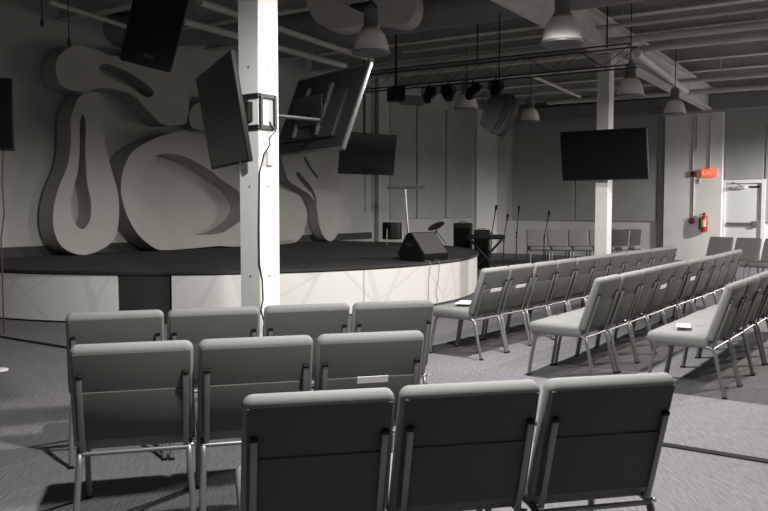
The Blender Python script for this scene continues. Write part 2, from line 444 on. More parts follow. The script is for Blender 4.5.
sculpt('loop_sculpture', 'broad round white tub-shaped sculpture at centre of stage, behind the pillar',
  [(121,189),(123,172),(131,154),(147,142.6),(169,134),(191,133),(215,141),(235,155),(258,172),(279,187),(290,192),(300,196),(304,203),(307.5,215),(304,231),(296.6,242),(278,245),(235,247),(219,246.5),(196,248.5),(164,250.6),(153,247.5),(139,236),(129,220),(123,203)],
  [[(164.5,154),(152.7,159),(143,173),(139,189),(141,204),(151,218),(168,230),(196,235),(219,234),(231,228),(243,218),(246,206),(237,191),(223,181),(207.5,169),(184,157)]], .53, .48)
sculpt('wall_sculpture', 'long curved white loop sculpture high on the wall above the others',
  [(56,63),(63,52),(77,45),(94,48.6),(110,55),(130,56),(150,52),(168,54),(179,62),(186.5,81.5),(189,103),(187.5,119),(183,124.5),(163,124.5),(150.5,113),(135,97),(122,91),(103,88),(85,91),(67,89),(58,80)],
  [[(100,66),(106.6,63.6),(125,70.5),(141,80),(152.6,90),(152,96),(146,97),(132,88),(116,80),(101,73)]], .46, .40)
sculpt('loop_sculpture', 'white double-lobed sculpture at right end of the stage wall',
  [(282,158),(286,146),(300,141),(322,141),(338,147),(341.5,158),(337,170),(331,179),(338,187),(342.4,198),(343.4,210),(341,222),(337.5,236),(330.5,243),(323.4,237.5),(318.7,224.6),(317,210),(311,198),(300,190),(288,181)],
  [[(296,176),(299,174),(304,180),(311,188),(316,199),(316,207),(312,196),(303,186)],[(304,160),(306,159),(312,170),(318,178),(316.5,180),(309,170)]], .34, .25, .015)
sculpt('wall_sculpture', 'small white sculpture lobe on the wall, mostly behind the left screen',
  [(189,118),(192,108),(200,102),(215,99),(228,104),(233,115),(230,127),(213,130),(194,129)],
  [[(203,112),(215,108),(224,114),(221,121),(206,121)]], .30, .2)
# hanging loop near the ceiling
def hang_loop():
    Y = 11.6
    outer = [at(x, y, Y=Y) for x, y in smooth_loop([(306,-8),(309,10),(318,23),(335,29),(355,26),(373,21),(390,24),(405,24),(414,15),(416,-2),(408,-14),(385,-18),(345,-20),(318,-18)], 5)]
    inner = [at(x, y, Y=Y) for x, y in smooth_loop([(340,0),(352,8),(365,13),(376,12),(376,4),(365,-4),(350,-7)], 5)]
    c = sum(outer, Vector())/len(outer); dv = Vector((.12,.38,0))
    bm = nb()
    fo = [bm.verts.new(p) for p in outer]; fi = [bm.verts.new(p) for p in inner]
    bo = [bm.verts.new(p+dv) for p in outer]; bi = [bm.verts.new(p+dv) for p in inner]
    tri = tessellate_polygon([[Vector((p.x,p.z,0)) for p in outer],[Vector((p.x,p.z,0)) for p in inner]])
    A, B = fo+fi, bo+bi
    for t in tri: bm.faces.new([A[i] for i in t]); bm.faces.new([B[i] for i in t][::-1])
    for a, b in ((fo,bo),(fi,bi)):
        n = len(a)
        for k in range(n): bm.faces.new((a[k], a[(k+1)%n], b[(k+1)%n], b[k]))
    t = thing('hanging_sculpture', 'dark grey rounded loop sculpture hanging under the ceiling at top centre', 'sculpture', c)
    o = wpart(bm, 'loop', 'sculpt', t, 35)
    md = o.modifiers.new('bevel', 'BEVEL'); md.width = .05; md.segments = 3; md.limit_method = 'ANGLE'; md.angle_limit = math.radians(50)
    for x in (-.35, .35):
        bm = nb(); q = c+Vector((x,.15,.15)); tube(bm, [q, (q.x,q.y,4.9)], .008, 5); wpart(bm, 'hanging_wire', 'cable', t)
hang_loop()
# ------------------------------------------------------------------ chairs
def make_chair(label, group):
    t = thing('stacking_chair', label, 'chair', (0,0,0), 0, group)
    W = .507; WB = .503; BL = .475
    # seat cushion
    bm = nb()
    nx, ny = 10, 12
    def seat_z(a, b):   # a,b in -1..1 crown + waterfall front
        return .470 + .014*(1-a*a)*(1-b*b) - .030*max(0, b-.55)**2*5
    box(bm, (W, .475, .095), None, (0, .0475, .4275), .036, 4)
    for v in bm.verts:
        a = v.co.x/(W/2); b = (v.co.y-.0475)/.2375
        if v.co.z > .43: v.co.z += .014*(1-a*a)*(1-b*b*.6) - .05*max(0, b-.6)**2
        if v.co.z < .43 and b < -.5: v.co.z -= .005
    finish(bm, 'seat', 'fabric', t, 60)
    # back frame of reference: x right, y' through the pad, z' up the recline
    rec = math.radians(18)
    MB_ = Matrix.Translation((0,-.195,.432)) @ Matrix.Rotation(rec, 4, 'X')
    bm = nb()
    box(bm, (WB, .066, BL), None, (0,.005,BL/2), .028, 4)
    # rounded top corners and slight dish
    for v in bm.verts:
        a = v.co.x/(WB/2); c = v.co.z/BL
        v.co.y -= .018*(1-a*a)*(1 if v.co.y > 0 else .3)
        if c > .80: v.co.x *= 1 - .045*((c-.80)/.2)**2
        if c > .93: v.co.z -= .010*abs(a)**4
    bmesh.ops.transform(bm, matrix=MB_, verts=bm.verts[:]); finish(bm, 'backrest', 'fabric', t, 60)
    bm = nb(); box(bm, (WB-.035, .010, BL-.045), MB_, (0,-.0275,BL/2-.012), .004, 2); finish(bm, 'shaded_rear_panel', 'shaded_fabric', t, 40)  # thin panel over the pad, its dark colour stands in for shade
    # pocket on the back
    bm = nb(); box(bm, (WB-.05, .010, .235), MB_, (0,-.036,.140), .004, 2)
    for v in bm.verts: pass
    finish(bm, 'card_pocket', 'shaded_fabric', t, 40)  # pocket takes the same painted-in shade
    for s in (-1, 1):
        bm = nb(); box(bm, (.024,.016,.365), MB_, (s*.212,-.044,.150), .006, 2); u_ = finish(bm, 'upright', 'chair_metal', t, 40)
        bm = nb(); box(bm, (.027,.019,.018), MB_, (s*.212,-.044,.337), .006, 2); finish(bm, 'end_cap', 'black_plastic', u_, 40)
    for s in (-1, 1):
        x = s*.226; f = x + s*.010
        bm = nb(); tube(bm, [(f,.275,.008),(f,.245,.20),(x,.222,.33),(x,.208,.366),(x,.175,.382),(x,.13,.385)], .0145, 10); l = finish(bm, 'leg', 'chair_metal', t, 60)
        bm = nb(); box(bm, (.032,.036,.016), None, (f,.277,.008), .006, 2); finish(bm, 'foot_glide', 'black_plastic', l, 40)
        bm = nb(); tube(bm, [(f,-.318,.008),(f,-.28,.16),(x,-.243,.32),(x,-.228,.362),(x,-.20,.381),(x,-.15,.385)], .0145, 10); l = finish(bm, 'leg', 'chair_metal', t, 60)
        bm = nb(); box(bm, (.032,.036,.016), None, (f,-.320,.008), .006, 2); finish(bm, 'foot_glide', 'black_plastic', l, 40)
        bm = nb(); tube(bm, [(x,.13,.385),(x,-.15,.385)], .0145, 10); finish(bm, 'seat_rail', 'chair_metal', t, 60)
    bm = nb(); tube(bm, [(-.226,-.225,.372),(.226,-.225,.372)], .0105, 8); finish(bm, 'rear_crossbar', 'chair_metal', t, 60)
    bm = nb(); tube(bm, [(-.226,.17,.378),(.226,.17,.378)], .0105, 8); finish(bm, 'front_crossbar', 'chair_metal', t, 60)
    bm = nb(); tube(bm, [(.235,-.222,.383),(.247,-.222,.383),(.250,-.222,.372)], .007, 6); finish(bm, 'row_connector', 'shiny_metal', t, 60)
    return t
ORD = ['first','second','third','fourth','fifth','sixth','seventh','eighth','ninth','tenth','eleventh']
BT = .862
proto = None; CH = {}
BACKTOP = -.375
def place(key, pos, ang, label, group):
    global proto
    if proto is None: proto = make_chair(label, group); proto.location = pos; proto.rotation_euler = (0,0,ang); o = proto
    else: o = dup(proto, pos, ang, label, group)
    CH[key] = o
def row(key, a, b, n, labels, group, pitch=None, wob=.012):
    A = at(*a, z=BT); B = at(*b, z=BT); d = (B-A).normalized(); pitch = pitch or (B-A).length/n
    fwd = Vector((-d.y, d.x, 0)); ang = math.atan2(d.y, d.x)
    print(key, 'pitch', round(pitch,3), 'ang', round(math.degrees(ang),1))
    for i in range(n):
        p = A + d*(pitch*(i+.5)) - fwd*BACKTOP; p.z = 0
        place(f'{key}{i}', p + fwd*random.uniform(-wob, wob), ang + random.uniform(-.012,.012), labels[i], group)
        CH[f'{key}{i}'].scale = (min(1.07, max(.98, pitch*.988/.507)), 1, 1)
g = 'grey stacking chairs'
row('n', (240.5,404.5), (684,380), 3, ['leftmost of the three grey padded chairs in the nearest row', 'middle of the three grey padded chairs in the nearest row', 'rightmost of the three grey padded chairs in the nearest row, beside the dark floor strip'], 'nearest row of chairs')
row('m', (65,351), (429,335), 3, ['leftmost grey chair of the second row of three from the camera', 'middle grey chair of the second row of three from the camera', 'rightmost grey chair of the second row, pamphlet in its back pocket'], 'second row of chairs')
row('s', (62,317.5), (438,303.5), 4, ['leftmost chair of the left block row nearest the stage', 'second chair from left in the left block row nearest the stage', 'third chair from left in the left block row nearest the stage', 'rightmost chair of the left block row nearest the stage'], 'left block row nearest the stage')
row('A', (487.5,271), (679,247), 11, [f'{ORD[i]} grey chair from the near end of the diagonal row closest to the stage' for i in range(11)], 'diagonal row closest to the stage')
row('B', (602.5,281), (745,250.5), 10, [f'{ORD[i]} grey chair from the near end of the middle diagonal row at right' for i in range(10)], 'middle diagonal row at right')
row('C', (735.5,287.5), (774.5,273), 7, [f'{ORD[i]} grey chair from the near end of the diagonal row running off the right edge' for i in range(7)], 'right edge diagonal row', pitch=.545)
# against the far wall, facing the camera
base = at(526, 230.5, z=BT)
for i in range(6):
    X = base.x + (.53*(i+.5) if i < 4 else .53*4 -.04 + .40*(i-3.5))
    place(f'W{i}', Vector((X, base.y-.25+(.27*(i-3.3) if i > 3 else 0), 0)), PI - (.0 if i < 4 else .6), f'{ORD[i]} dark chair from the left in the row facing forward below the back wall', 'chairs below the back wall')
# by the exit door
q = at(708, 237.5, z=BT); d = Vector((.60,-.80,0)); fw = Vector((-.80,-.60,0))
for i in range(3):
    p = q + d*(.55*(i+.5)) + fw*.3; p.z = 0
    place(f'D{i}', p, math.atan2(-d.y, -d.x), f'{ORD[i]} grey chair from the left in the row in front of the exit door', 'chairs in front of the exit door')
# paper on seats and in pockets
def on_chair(key, loc, rot, size, name, label):
    bpy.context.view_layer.update()
    c = CH[key]; M = Matrix.Translation(c.location) @ Matrix.Rotation(c.rotation_euler.z, 4, 'Z')
    p = M @ Vector(loc)
    bm = nb(); box(bm, size, None, (0,0,0))
    if size[2] < .005:
        for v in bm.verts: v.co.z += .01*(v.co.x/size[0])**2
    o = finish(bm, name, 'paper', None); o.location = p; o.rotation_euler = (rot[0], rot[1], c.rotation_euler.z+rot[2])
    tag(o, label, 'paper')
on_chair('A0', (.0,.03,.502), (0,0,.35), (.21,.15,.004), 'pamphlet', 'white pamphlet lying on the near seat of the diagonal row by the stage')
on_chair('A0', (.09,.06,.507), (0,0,1.0), (.14,.10,.003), 'pamphlet', 'smaller folded white pamphlet overlapping the one on the seat by the stage')
on_chair('C0', (-.02,.06,.503), (0,0,.25), (.20,.11,.004), 'pamphlet', 'white pamphlet lying on the near seat of the right edge row')
for key, x, w, lab in (('m2', .01, .15, 'white card showing in back pocket of the second row right chair'), ('A0', .04, .2, 'white card in back pocket of the nearest chair of the row by the stage'), ('A1', .03, .2, 'white card in back pocket of second chair of the row by the stage'),
                      ('B3', .0, .2, 'white card in back pocket of the fourth chair of the middle diagonal row'), ('B5', .0, .2, 'white card in back pocket of the sixth chair of the middle diagonal row')):
    h = .034 if key in ('m2', 'A0', 'A1') else .045
    on_chair(key, (x,-.195-.040*.951-.258*.309, .432+.258*.951-.040*.309+(-.012 if key != 'm0' else -.003)), (math.radians(18),0,0), (w,.003,h), 'pocket_card', lab)
# ------------------------------------------------------------------ floor strip and odd bits on the floor
A = at(0, 337, z=0); B = at(768, 462, z=0); d = (B-A).normalized(); n = Vector((-d.y, d.x, 0))
bm = nb(); L = (B-A).length
for k in range(1):
    box(bm, (L+5, .07, .008), frame(d, n, Z, (A+B)/2 + Z*.0045), (0,0,0), .003, 1)
tag(finish(bm, 'floor_strip', 'strip', None, loc=(A+B)/2), 'long dark strip running straight across the carpet', 'floor strip')
c = at(-2, 371, z=.0)
bm = nb(); lathe(bm, [(.07,0),(.085,.006),(.085,.014),(.07,.02),(0,.02)], None, 24); o = finish(bm, 'floor_cover', 'paper', None, 40); o.location = c
tag(o, 'round white cover on the floor at the left edge', 'floor cover')
# ------------------------------------------------------------------ screens
def make_tv(w, h, label, C, face, tilt, silver=False, roll=0):
    """screen looks along local -y; face = horizontal direction it looks"""
    face = Vector((face[0], face[1], 0)).normalized()
    rz = math.atan2(face.y, face.x) + PI/2
    t = thing('flat_screen', label, 'television', C, rot=(0,0,rz))
    Mx = Matrix.Rotation(math.radians(tilt), 4, 'X')      # top leans out toward the viewer
    bm = nb(); box(bm, (w, .035, h), Mx, (0,.0,0), .008, 2); finish(bm, 'casing', 'tv_edge' if silver else 'tv_back', t, 40)
    bm = nb(); box(bm, (w-.03, .006, h-.03), Mx, (0,-.0175,.004), .002, 1); finish(bm, 'display', 'screen', t)
    bm = nb(); box(bm, (w*.96, .004, h*.94), Mx, (0,.0185,0)); box(bm, (w*.72, .05, h*.55), Mx, (0,.035,-h*.08), .015, 2)
    for k in range(9): box(bm, (w*.3, .004, .006), Mx, (0,.062,h*(-.02-.03*k)))
    bm2 = bm; finish(bm2, 'back_cover', 'tv_back', t, 40)
    for s in (-1, 1):
        bm = nb(); box(bm, (.04,.03,h*.62), Mx, (s*.2,.075,-.02), .004, 1); finish(bm, 'mount_rail', 'tv_edge', t)
    bm = nb(); box(bm, (.44,.03,.03), Mx, (0,.10,.05)); box(bm, (.44,.03,.03), Mx, (0,.10,-.09)); finish(bm, 'mount_crossbar', 'black_metal', t)
    return t
def mid(a, b): return (a+b)/2
a = at(242, 107, Y=5.80); b = at(205.5, 121, Y=7.08)
tv1c = mid(a, b); tv1c.z -= .01; w = (b-a).length
tx = (b-a); tx.z = 0; tx.normalize(); n1 = Vector((-tx.y, tx.x, 0)); n1 = n1 if n1.x < 0 else -n1
print('tv1', w, n1)
make_tv(max(w,1.3), .80, 'black flat screen seen from the side on left of the pillar', tv1c, n1, 9)
a = at(358, 111, Y=6.6); b = at(287, 114, Y=7.6)
tv2c = mid(a, b); w2 = (b-a).length; tx = (b-a); tx.z = 0; tx.normalize(); n2 = Vector((-tx.y, tx.x, 0)); n2 = n2 if n2.x > 0 else -n2
print('tv2', w2, n2)
make_tv(max(w2,1.2), .78, 'tilted flat screen seen from behind on right of the left pillar', tv2c, n2, 21, True)
tv3c = at(605.5, 153, Y=13.05)
make_tv(1.46, .82, 'black flat screen hung on the white pillar at right', P2 - U*.32 + V*.11 + Z*(tv3c.z-.03), -U, 9)
tv4c = at(368, 154, Y=16.4)
make_tv(1.42, .84, 'black flat screen hanging beside the right end of the sculptures', tv4c, (.62,-.78), 8)
tv5c = at(12, 115, Y=9.0); f5 = Vector((.35,-.93,0)).normalized(); t5 = Vector((-f5.y, f5.x, 0))
make_tv(1.42, .80, 'black flat screen cut off by the left edge', tv5c - Vector((.93,.35,0))*.70, f5, 7)
def mount(label, pts, plate=None):
    t = thing('screen_mount', label, 'screen mount', pts[0])
    bm = nb(); tube(bm, pts, .016, 8); wpart(bm, 'arm', 'black_metal', t, 60)
    if plate:
        bm = nb(); box(bm, plate[1], frame(plate[2], Z.cross(plate[2]), Z, plate[0]), (0,0,0), .004, 1); wpart(bm, 'wall_plate', 'black_metal', t)
    return t
# black square bracket wrapped round the left pillar
t = thing('screen_bracket', 'black square screen bracket clamped round the left pillar', 'bracket', P1+Z*2.19)
zc = 2.17
for dz in (-.115, .115):
    bm = nb()
    box(bm, (.17,.022,.03), frame(U, V*-1, Z, P1+V*(PW/2+.012)+U*-.025+Z*(zc+dz)))
    box(bm, (.022,.19,.03), frame(U, V*-1, Z, P1-U*(PW/2+.012)+V*.03+Z*(zc+dz)))
    wpart(bm, 'clamp_band', 'black_metal', t)
for a in (-.095, .05):
    bm = nb(); box(bm, (.022,.02,.25), frame(U, V*-1, Z, onp1(a, zc, .016))); wpart(bm, 'side_bar', 'black_metal', t)
bm = nb(); box(bm, (.03,.05,.22), frame(U, V*-1, Z, P1-U*(PW/2+.014)-V*.03+Z*zc)); box(bm, (.05,.04,.14), frame(U, V*-1, Z, P1-U*(PW/2+.03)+V*.03+Z*zc)); wpart(bm, 'back_plate', 'black_metal', t)
e1 = tv1c - n1*.13
mount('black arm joining the left pillar bracket to the side-on screen', [P1-V*(PW/2+.03)+Z*2.17, P1-V*.30+U*.25+Z*2.17, Vector((e1.x,e1.y,2.2))+n1*.02])
e2 = tv2c - n2*.13
mount('black arm reaching right from the left pillar to the tilted screen', [P1+U*(PW/2+.03)+Z*2.17, P1+U*.62+V*.05+Z*2.17, Vector((e2.x,e2.y,tv2c.z))], (tv2c-n2*.125, (.02,.5,.26), n2))
mount('short mount holding the screen on the right pillar', [P2-U*(PW/2+.01)+Z*tv3c.z, P2-U*.215+Z*tv3c.z], (P2-U*(PW/2+.012)+Z*tv3c.z, (.02,.24,.3), U))
for tc_, fc, lab in ((tv4c, Vector((.62,-.78,0)), 'ceiling pole holding the screen beside the sculptures'), (tv5c - Vector((.93,.35,0))*.70, f5, 'ceiling pole holding the screen at the left edge')):
    q = tc_ - fc*.135; mount(lab, [Vector((q.x,q.y,4.92)), Vector((q.x,q.y,tc_.z-.1))])
bm = nb(); q0 = at(3, 150, Y=9.1); q1 = at(4, 243, Y=9.1+.9)
q0 = at(3,150,Y=9.1); tube(bm, [q0, at(2.2,185,Y=9.15), at(4.2,215,Y=9.2), at(1,238,Y=9.2), at(2,262,Y=9.2), Vector((at(2,262,Y=9.2).x,9.2,.01))], .008, 6); o = finish(bm, 'power_cable', 'cable_red', None, 60, loc=(q0.x,9.2,.0))
tag(o, 'dark red cable hanging below the screen at the left edge', 'cable')
# ------------------------------------------------------------------ pendant lamps
def make_lamp(label):
    t = thing('pendant_lamp', label, 'lamp', (0,0,0), group='dome pendant lamps')
    bm = nb(); lathe(bm, [(.225,0),(.222,.02),(.20,.12),(.165,.22),(.125,.275),(.10,.285),(.10,.275),(.12,.262),(.155,.21),(.19,.115),(.213,.02),(.215,.003)], None, 32)
    finish(bm, 'shade', 'lamp_glass', t, 45)
    bm = nb(); lathe(bm, [(.228,0),(.232,.012),(.228,.026),(.221,.026),(.221,0)], None, 32); finish(bm, 'shade_rim', 'lamp_house', t, 45)
    bm = nb(); lathe(bm, [(.0,.27),(.105,.27),(.11,.30),(.085,.33),(.085,.47),(.075,.52),(.03,.54),(.03,.56)], None, 24); finish(bm, 'housing', 'lamp_house', t, 45)
    bm = nb(); tube(bm, [(0,0,.55),(0,0,1.72)], .009, 6); finish(bm, 'cord', 'cable', t)
    bm = nb(); lathe(bm, [(.0,.09),(.04,.10),(.055,.15),(.04,.22),(.03,.28)], None, 16); finish(bm, 'bulb', 'lamp_glass', t, 60)
    return t
lamps = [((630,97),15.5*.83,'white dome pendant lamp right of the white pillar top'),((674.5,115),19.4*.83,'white dome pendant lamp above the wall left of the exit sign'),((466,110),18.1*.83,'white dome pendant lamp left of the hanging loudspeaker'),((530,122),21.4*.83,'white dome pendant lamp right of the hanging loudspeaker'),((562,44),10.5*.83,'dim dome pendant lamp near the top edge right of centre'),((371,54),11.5*.83,'dim dome pendant lamp below the hanging loop sculpture')]
lp = None
for (px, py), Y, lab in lamps:
    p = at(px, py, Y=Y); print('lamp z', round(p.z,2))
    if lp is None: lp = make_lamp(lab); lp.location = p
    else: dup(lp, p, 0, lab, 'dome pendant lamps')
# ------------------------------------------------------------------ loudspeakers
def pa_box(label, C, rot, w, h, d, n=1):
    t = thing('loudspeaker', label, 'loudspeaker', C, rot=rot)
    for k in range(n):
        M = Matrix.Rotation(math.radians(-14*k), 4, 'X'); M.translation = Vector((0, .05*k, -h*1.02*k))
        bm = nb(); prism(bm, [M @ Vector(p) for p in ((-w/2,-d/2,-h/2),(w/2,-d/2,-h/2),(w*.30,d/2,-h/2),(-w*.30,d/2,-h/2))], (M.to_3x3() @ Vector((0,0,h))))
        bmesh.ops.bevel(bm, geom=bm.edges[:], offset=.015, segments=2, affect='EDGES'); finish(bm, 'cabinet', 'black_plastic', t, 40)
        bm = nb(); box(bm, (w-.05,.016,h-.05), M, (0,-d/2-.004,0), .004, 1); finish(bm, 'grille', 'grille', t)
        bm = nb(); box(bm, (.10,.006,.04), M, (0,-d/2-.014,-h*.36)); finish(bm, 'badge', 'black_metal', t)
    return t
spc = at(152, 22, Y=8.2)
t = pa_box('large black loudspeaker hanging at the top left in front of the wall', spc, (math.radians(24),math.radians(10),math.radians(28)), .52, .82, .46)
for s in (-1, 1):
    q = spc + Vector((s*.18,.03,.3)); bm = nb(); tube(bm, [q, Vector((spc.x+s*.12, spc.y+.03, 4.9))], .01, 6)
    o = finish(bm, 'rigging_chain', 'black_metal', None, loc=(q.x,q.y,q.z)); tag(o, f"{'left' if s<0 else 'right'} chain holding up the large loudspeaker at top left", 'chain')
spr = at(498, 113, Y=12.2)
t = thing('loudspeaker', 'black curved line loudspeaker hanging below the lighting truss', 'loudspeaker', spr)
out = [(488.5,98),(497,93.5),(513.5,94.5),(516,99),(514.5,108),(509,121),(501,133),(497,134.5),(488,130),(479.5,124),(481.5,117),(485,107)]
bm = nb(); pts = [at(x, y, Y=12.0) for x, y in out]; prism(bm, pts, (.14,.50,0)); bmesh.ops.bevel(bm, geom=bm.edges[:], offset=.015, segments=2, affect='EDGES'); wpart(bm, 'cabinet', 'black_plastic', t, 40)
for k, dx in enumerate((-3.5, -7.5)):
    bm = nb(); tube(bm, [at(x+dx, y, Y=11.985) for x, y in ((513.5,96),(513,106),(508,119),(501,130))], .012, 6); wpart(bm, 'trim_line', 'tv_back', t, 60)
bm = nb(); q = at(499, 95, Y=12.2); tube(bm, [q, (q.x,q.y,5.05)], .01, 6); wpart(bm, 'hanging_cable', 'black_metal', t)
# ------------------------------------------------------------------ lighting truss with stage lights
ta = at(634, 66, z=3.50); tb = ta - V2*5.0
truss = thing('lighting_truss', 'black lighting truss hanging under the ceiling left of the right pillar', 'truss', tb)
TH_ = .30
corners = [U2*.15+Z*0, U2*-.15+Z*0, U2*.15+Z*TH_, U2*-.15+Z*TH_]
for c in corners:
    bm = nb(); tube(bm, [ta+c, tb+c], .012, 8); wpart(bm, 'chord', 'truss_metal', truss, 60)
bm = nb(); L = 5.0
for s in (0, 1):
    for k in range(12):
        a = tb + V2*(L*k/12); b = tb + V2*(L*(k+1)/12)
        lo, hi = (corners[s], corners[s+2]) if k % 2 else (corners[s+2], corners[s])
        tube(bm, [a+lo, b+hi], .005, 6)
wpart(bm, 'lattice', 'truss_metal', truss, 60)
for f in (.08, .5, .92):
    bm = nb(); q = tb + V2*(L*f) + Z*TH_; tube(bm, [q, Vector((q.x,q.y,5.08))], .012, 6); wpart(bm, 'hanger', 'black_metal', truss)
def make_can(label):
    t = thing('stage_light', label, 'stage light', (0,0,0), group='stage lights on the truss')
    M = Matrix.Translation((0,0,-.20)) @ Matrix.Rotation(math.radians(55), 4, 'X')
    bm = nb(); lathe(bm, [(.0,-.16),(.06,-.16),(.085,-.10),(.10,.0),(.10,.14),(.085,.14),(.085,.10),(.0,.10)], M, 20); finish(bm, 'housing', 'black_plastic', t, 45)
    bm = nb(); lathe(bm, [(.0,.105),(.083,.105),(.083,.112),(.0,.115)], M, 20); finish(bm, 'lens', 'screen', t)
    bm = nb(); tube(bm, [(-.115,0,-.20),(-.115,0,-.08),(0,0,-.06),(.115,0,-.08),(.115,0,-.20)], .012, 6); tube(bm, [(0,0,-.06),(0,0,-.02)], .018, 8); finish(bm, 'yoke', 'black_metal', t, 60)
    return t
cn = None
for f, lab in ((.34,'first black stage light from the left end of the truss'),(.41,'second black stage light from the left end of the truss'),(.50,'third black stage light from the left end of the truss'),(.58,'fourth black stage light, next to the white dome lamp')):
    p = tb + V2*(L*f) - U2*.15
    rz = random.uniform(2.4, 3.6)
    if cn is None: cn = make_can(lab); cn.location = p; cn.rotation_euler = (0,0,rz)
    else: dup(cn, p, rz, lab)
# projector-like box on the wall side
c = at(396, 94, Y=13.5); t = thing('projector', 'dark boxy projector with ribbed silver housing beside the truss', 'projector', c, rz=.4)
bm = nb(); box(bm, (.22,.3,.24), None, (0,0,0), .02, 2); finish(bm, 'casing', 'black_plastic', t, 40)
bm = nb(); box(bm, (.44,.22,.12), None, (.32,0,-.09), .01, 1)
for k in range(8): box(bm, (.012,.24,.14), None, (.16+.045*k,0,-.09))
finish(bm, 'ribbed_housing', 'duct', t)
bm = nb(); tube(bm, [(0,0,.1),(0,0,4.9-c.z)], .02, 8); finish(bm, 'ceiling_pole', 'black_metal', t)
# dark cords with fixtures at upper left
for px, y1, lab in ((42,22,'short cord with a small dark weight hanging at the upper left'),(69,42,'longer thin cord hanging against the wall at the upper left')):
    p = at(px, y1, Y=9.6); bm = nb(); tube(bm, [p, (p.x,p.y,4.95)], .007, 5)
    t = thing('pendant_drop', lab, 'cord', p); wpart(bm, 'cord', 'cable', t)
    bm = nb(); lathe(bm, [(0,-.06),(.018,-.05),(.022,0),(.01,.05)], Matrix.Translation(p), 10); wpart(bm, 'weight', 'cable', t, 60)
c = at(19, -9, Y=8.6); o_ = None
bm = nb(); lathe(bm, [(0,0),(.11,0),(.13,.05),(.12,.16),(.05,.22),(.02,.24)], None, 20); t = thing('ceiling_spotlight', 'small black ceiling spotlight at the top left corner', 'spotlight', c); finish(bm, 'housing', 'black_plastic', t, 45)
bm = nb(); tube(bm, [(0,0,.23),(0,0,4.95-c.z)], .012, 6); finish(bm, 'stem', 'black_metal', t)
# ------------------------------------------------------------------ on and beside the stage
p = at(409, 243, z=STZ+.006); 
t = thing('lectern', 'clear topped lectern with slim chrome stem on the stage', 'lectern', p)
s43 = p.y
bm = nb(); lathe(bm, [(0,.003),(.20,.003),(.20,.018),(.05,.03),(.0,.03)], None, 24); finish(bm, 'base', 'shiny_metal', t, 45)
bm = nb(); tube(bm, [(0,0,.02),(-.05,0,.6),(-.09,0,1.20)], .022, 10); finish(bm, 'stem', 'shiny_metal', t, 60)
bm = nb(); box(bm, (.82,.42,.015), Matrix.Rotation(math.radians(9),4,'X'), (-.08,0,1.235), .003, 1); finish(bm, 'reading_top', 'paint_white', t)
bm = nb(); box(bm, (.82,.02,.035), Matrix.Rotation(math.radians(9),4,'X'), (-.08,-.21,1.245), .003, 1); finish(bm, 'book_lip', 'shiny_metal', t)
p = at(423, 261, z=STZ); p = p + Vector((.02,.18,0))
t = thing('floor_monitor', 'black wedge floor monitor on the edge of the stage', 'loudspeaker', (p.x,p.y,STZ+.006), rz=math.radians(48))
w = .60
prof = [(-.22,0),(.20,0),(.27,.10),(.10,.40),(.02,.42),(-.25,.09)]     # y,z
bm = nb(); prism(bm, [(-w/2, y, z) for y, z in prof], (w,0,0)); bmesh.ops.bevel(bm, geom=bm.edges[:], offset=.012, segments=2, affect='EDGES'); finish(bm, 'cabinet', 'black_plastic', t, 40)
a = Vector((0,-.25,.09)); b = Vector((0,.02,.42)); dd = (b-a).normalized(); nn = Vector((1,0,0)).cross(dd)
bm = nb(); box(bm, (w-.06, (b-a).length-.04, .014), frame(Vector((1,0,0)), dd, nn, (a+b)/2)); finish(bm, 'grille', 'monitor_grille', t)
for s in (-1,1):
    bm = nb(); box(bm, (.008,.12,.05), None, (s*(w/2+.001),.05,.24), .002, 1); finish(bm, 'handle_recess', 'black_metal', t)
def on_fascia(px): 
    a = ang_px(px, 265); return a
for px, r, m, lab in ((428, .005, 'cable_grey', 'left of two thin cables hanging down the stage front under the monitor'),(437, .005, 'cable_grey', 'right of two thin cables hanging down the stage front under the monitor')):
    a = on_fascia(px); bm = nb(); rr = SR+.045
    pts = [R(*arc(a, SR-.12), STZ+.012), R(*arc(a, SR+.03), STZ+.016), R(*arc(a, rr), STZ-.03), R(*arc(a+.006*(px>430), SR+.012), .4), R(*arc(a-.008*(px>430), SR+.008), .2), R(*arc(a+.004, SR+.01), .01)]
    tube(bm, pts, r, 6); o = finish(bm, 'monitor_cable', m, None, 60, loc=pts[-1]); tag(o, lab, 'cable')
# keyboard on an X stand
def kb():
    c = at(486, 237, Y=17.0); rz = math.radians(-8)
    t = thing('keyboard', 'long black keyboard beside the right end of the stage', 'keyboard', (c.x,c.y,.0+c.z), rz=rz)
    bm = nb(); box(bm, (.80,.30,.09), None, (0,0,0), .015, 2); finish(bm, 'body', 'black_plastic', t, 40)
    bm = nb(); box(bm, (.70,.14,.012), None, (0,-.07,.047)); finish(bm, 'keys', 'black_metal', t)
    z = c.z-.05
    s = thing('keyboard_stand', 'black X-shaped stand under the keyboard', 'stand', (c.x,c.y,0), rz=rz)
    for y in (-.12,.12):
        for k in (-1,1):
            bm = nb(); tube(bm, [(k*-.34,y,.02),(k*.32,y+.01*k,z-.02)], .022, 8); finish(bm, 'leg', 'black_metal', s, 60)
    for k in (-1,1):
        bm = nb(); tube(bm, [(k*.32,-.18,z-.01),(k*.32,.18,z-.01)], .02, 8); finish(bm, 'support_arm', 'black_metal', s, 60)
        bm = nb(); tube(bm, [(k*.34,-.2,.02),(k*.34,.2,.02)], .02, 8); finish(bm, 'foot_bar', 'black_metal', s, 60)
kb()
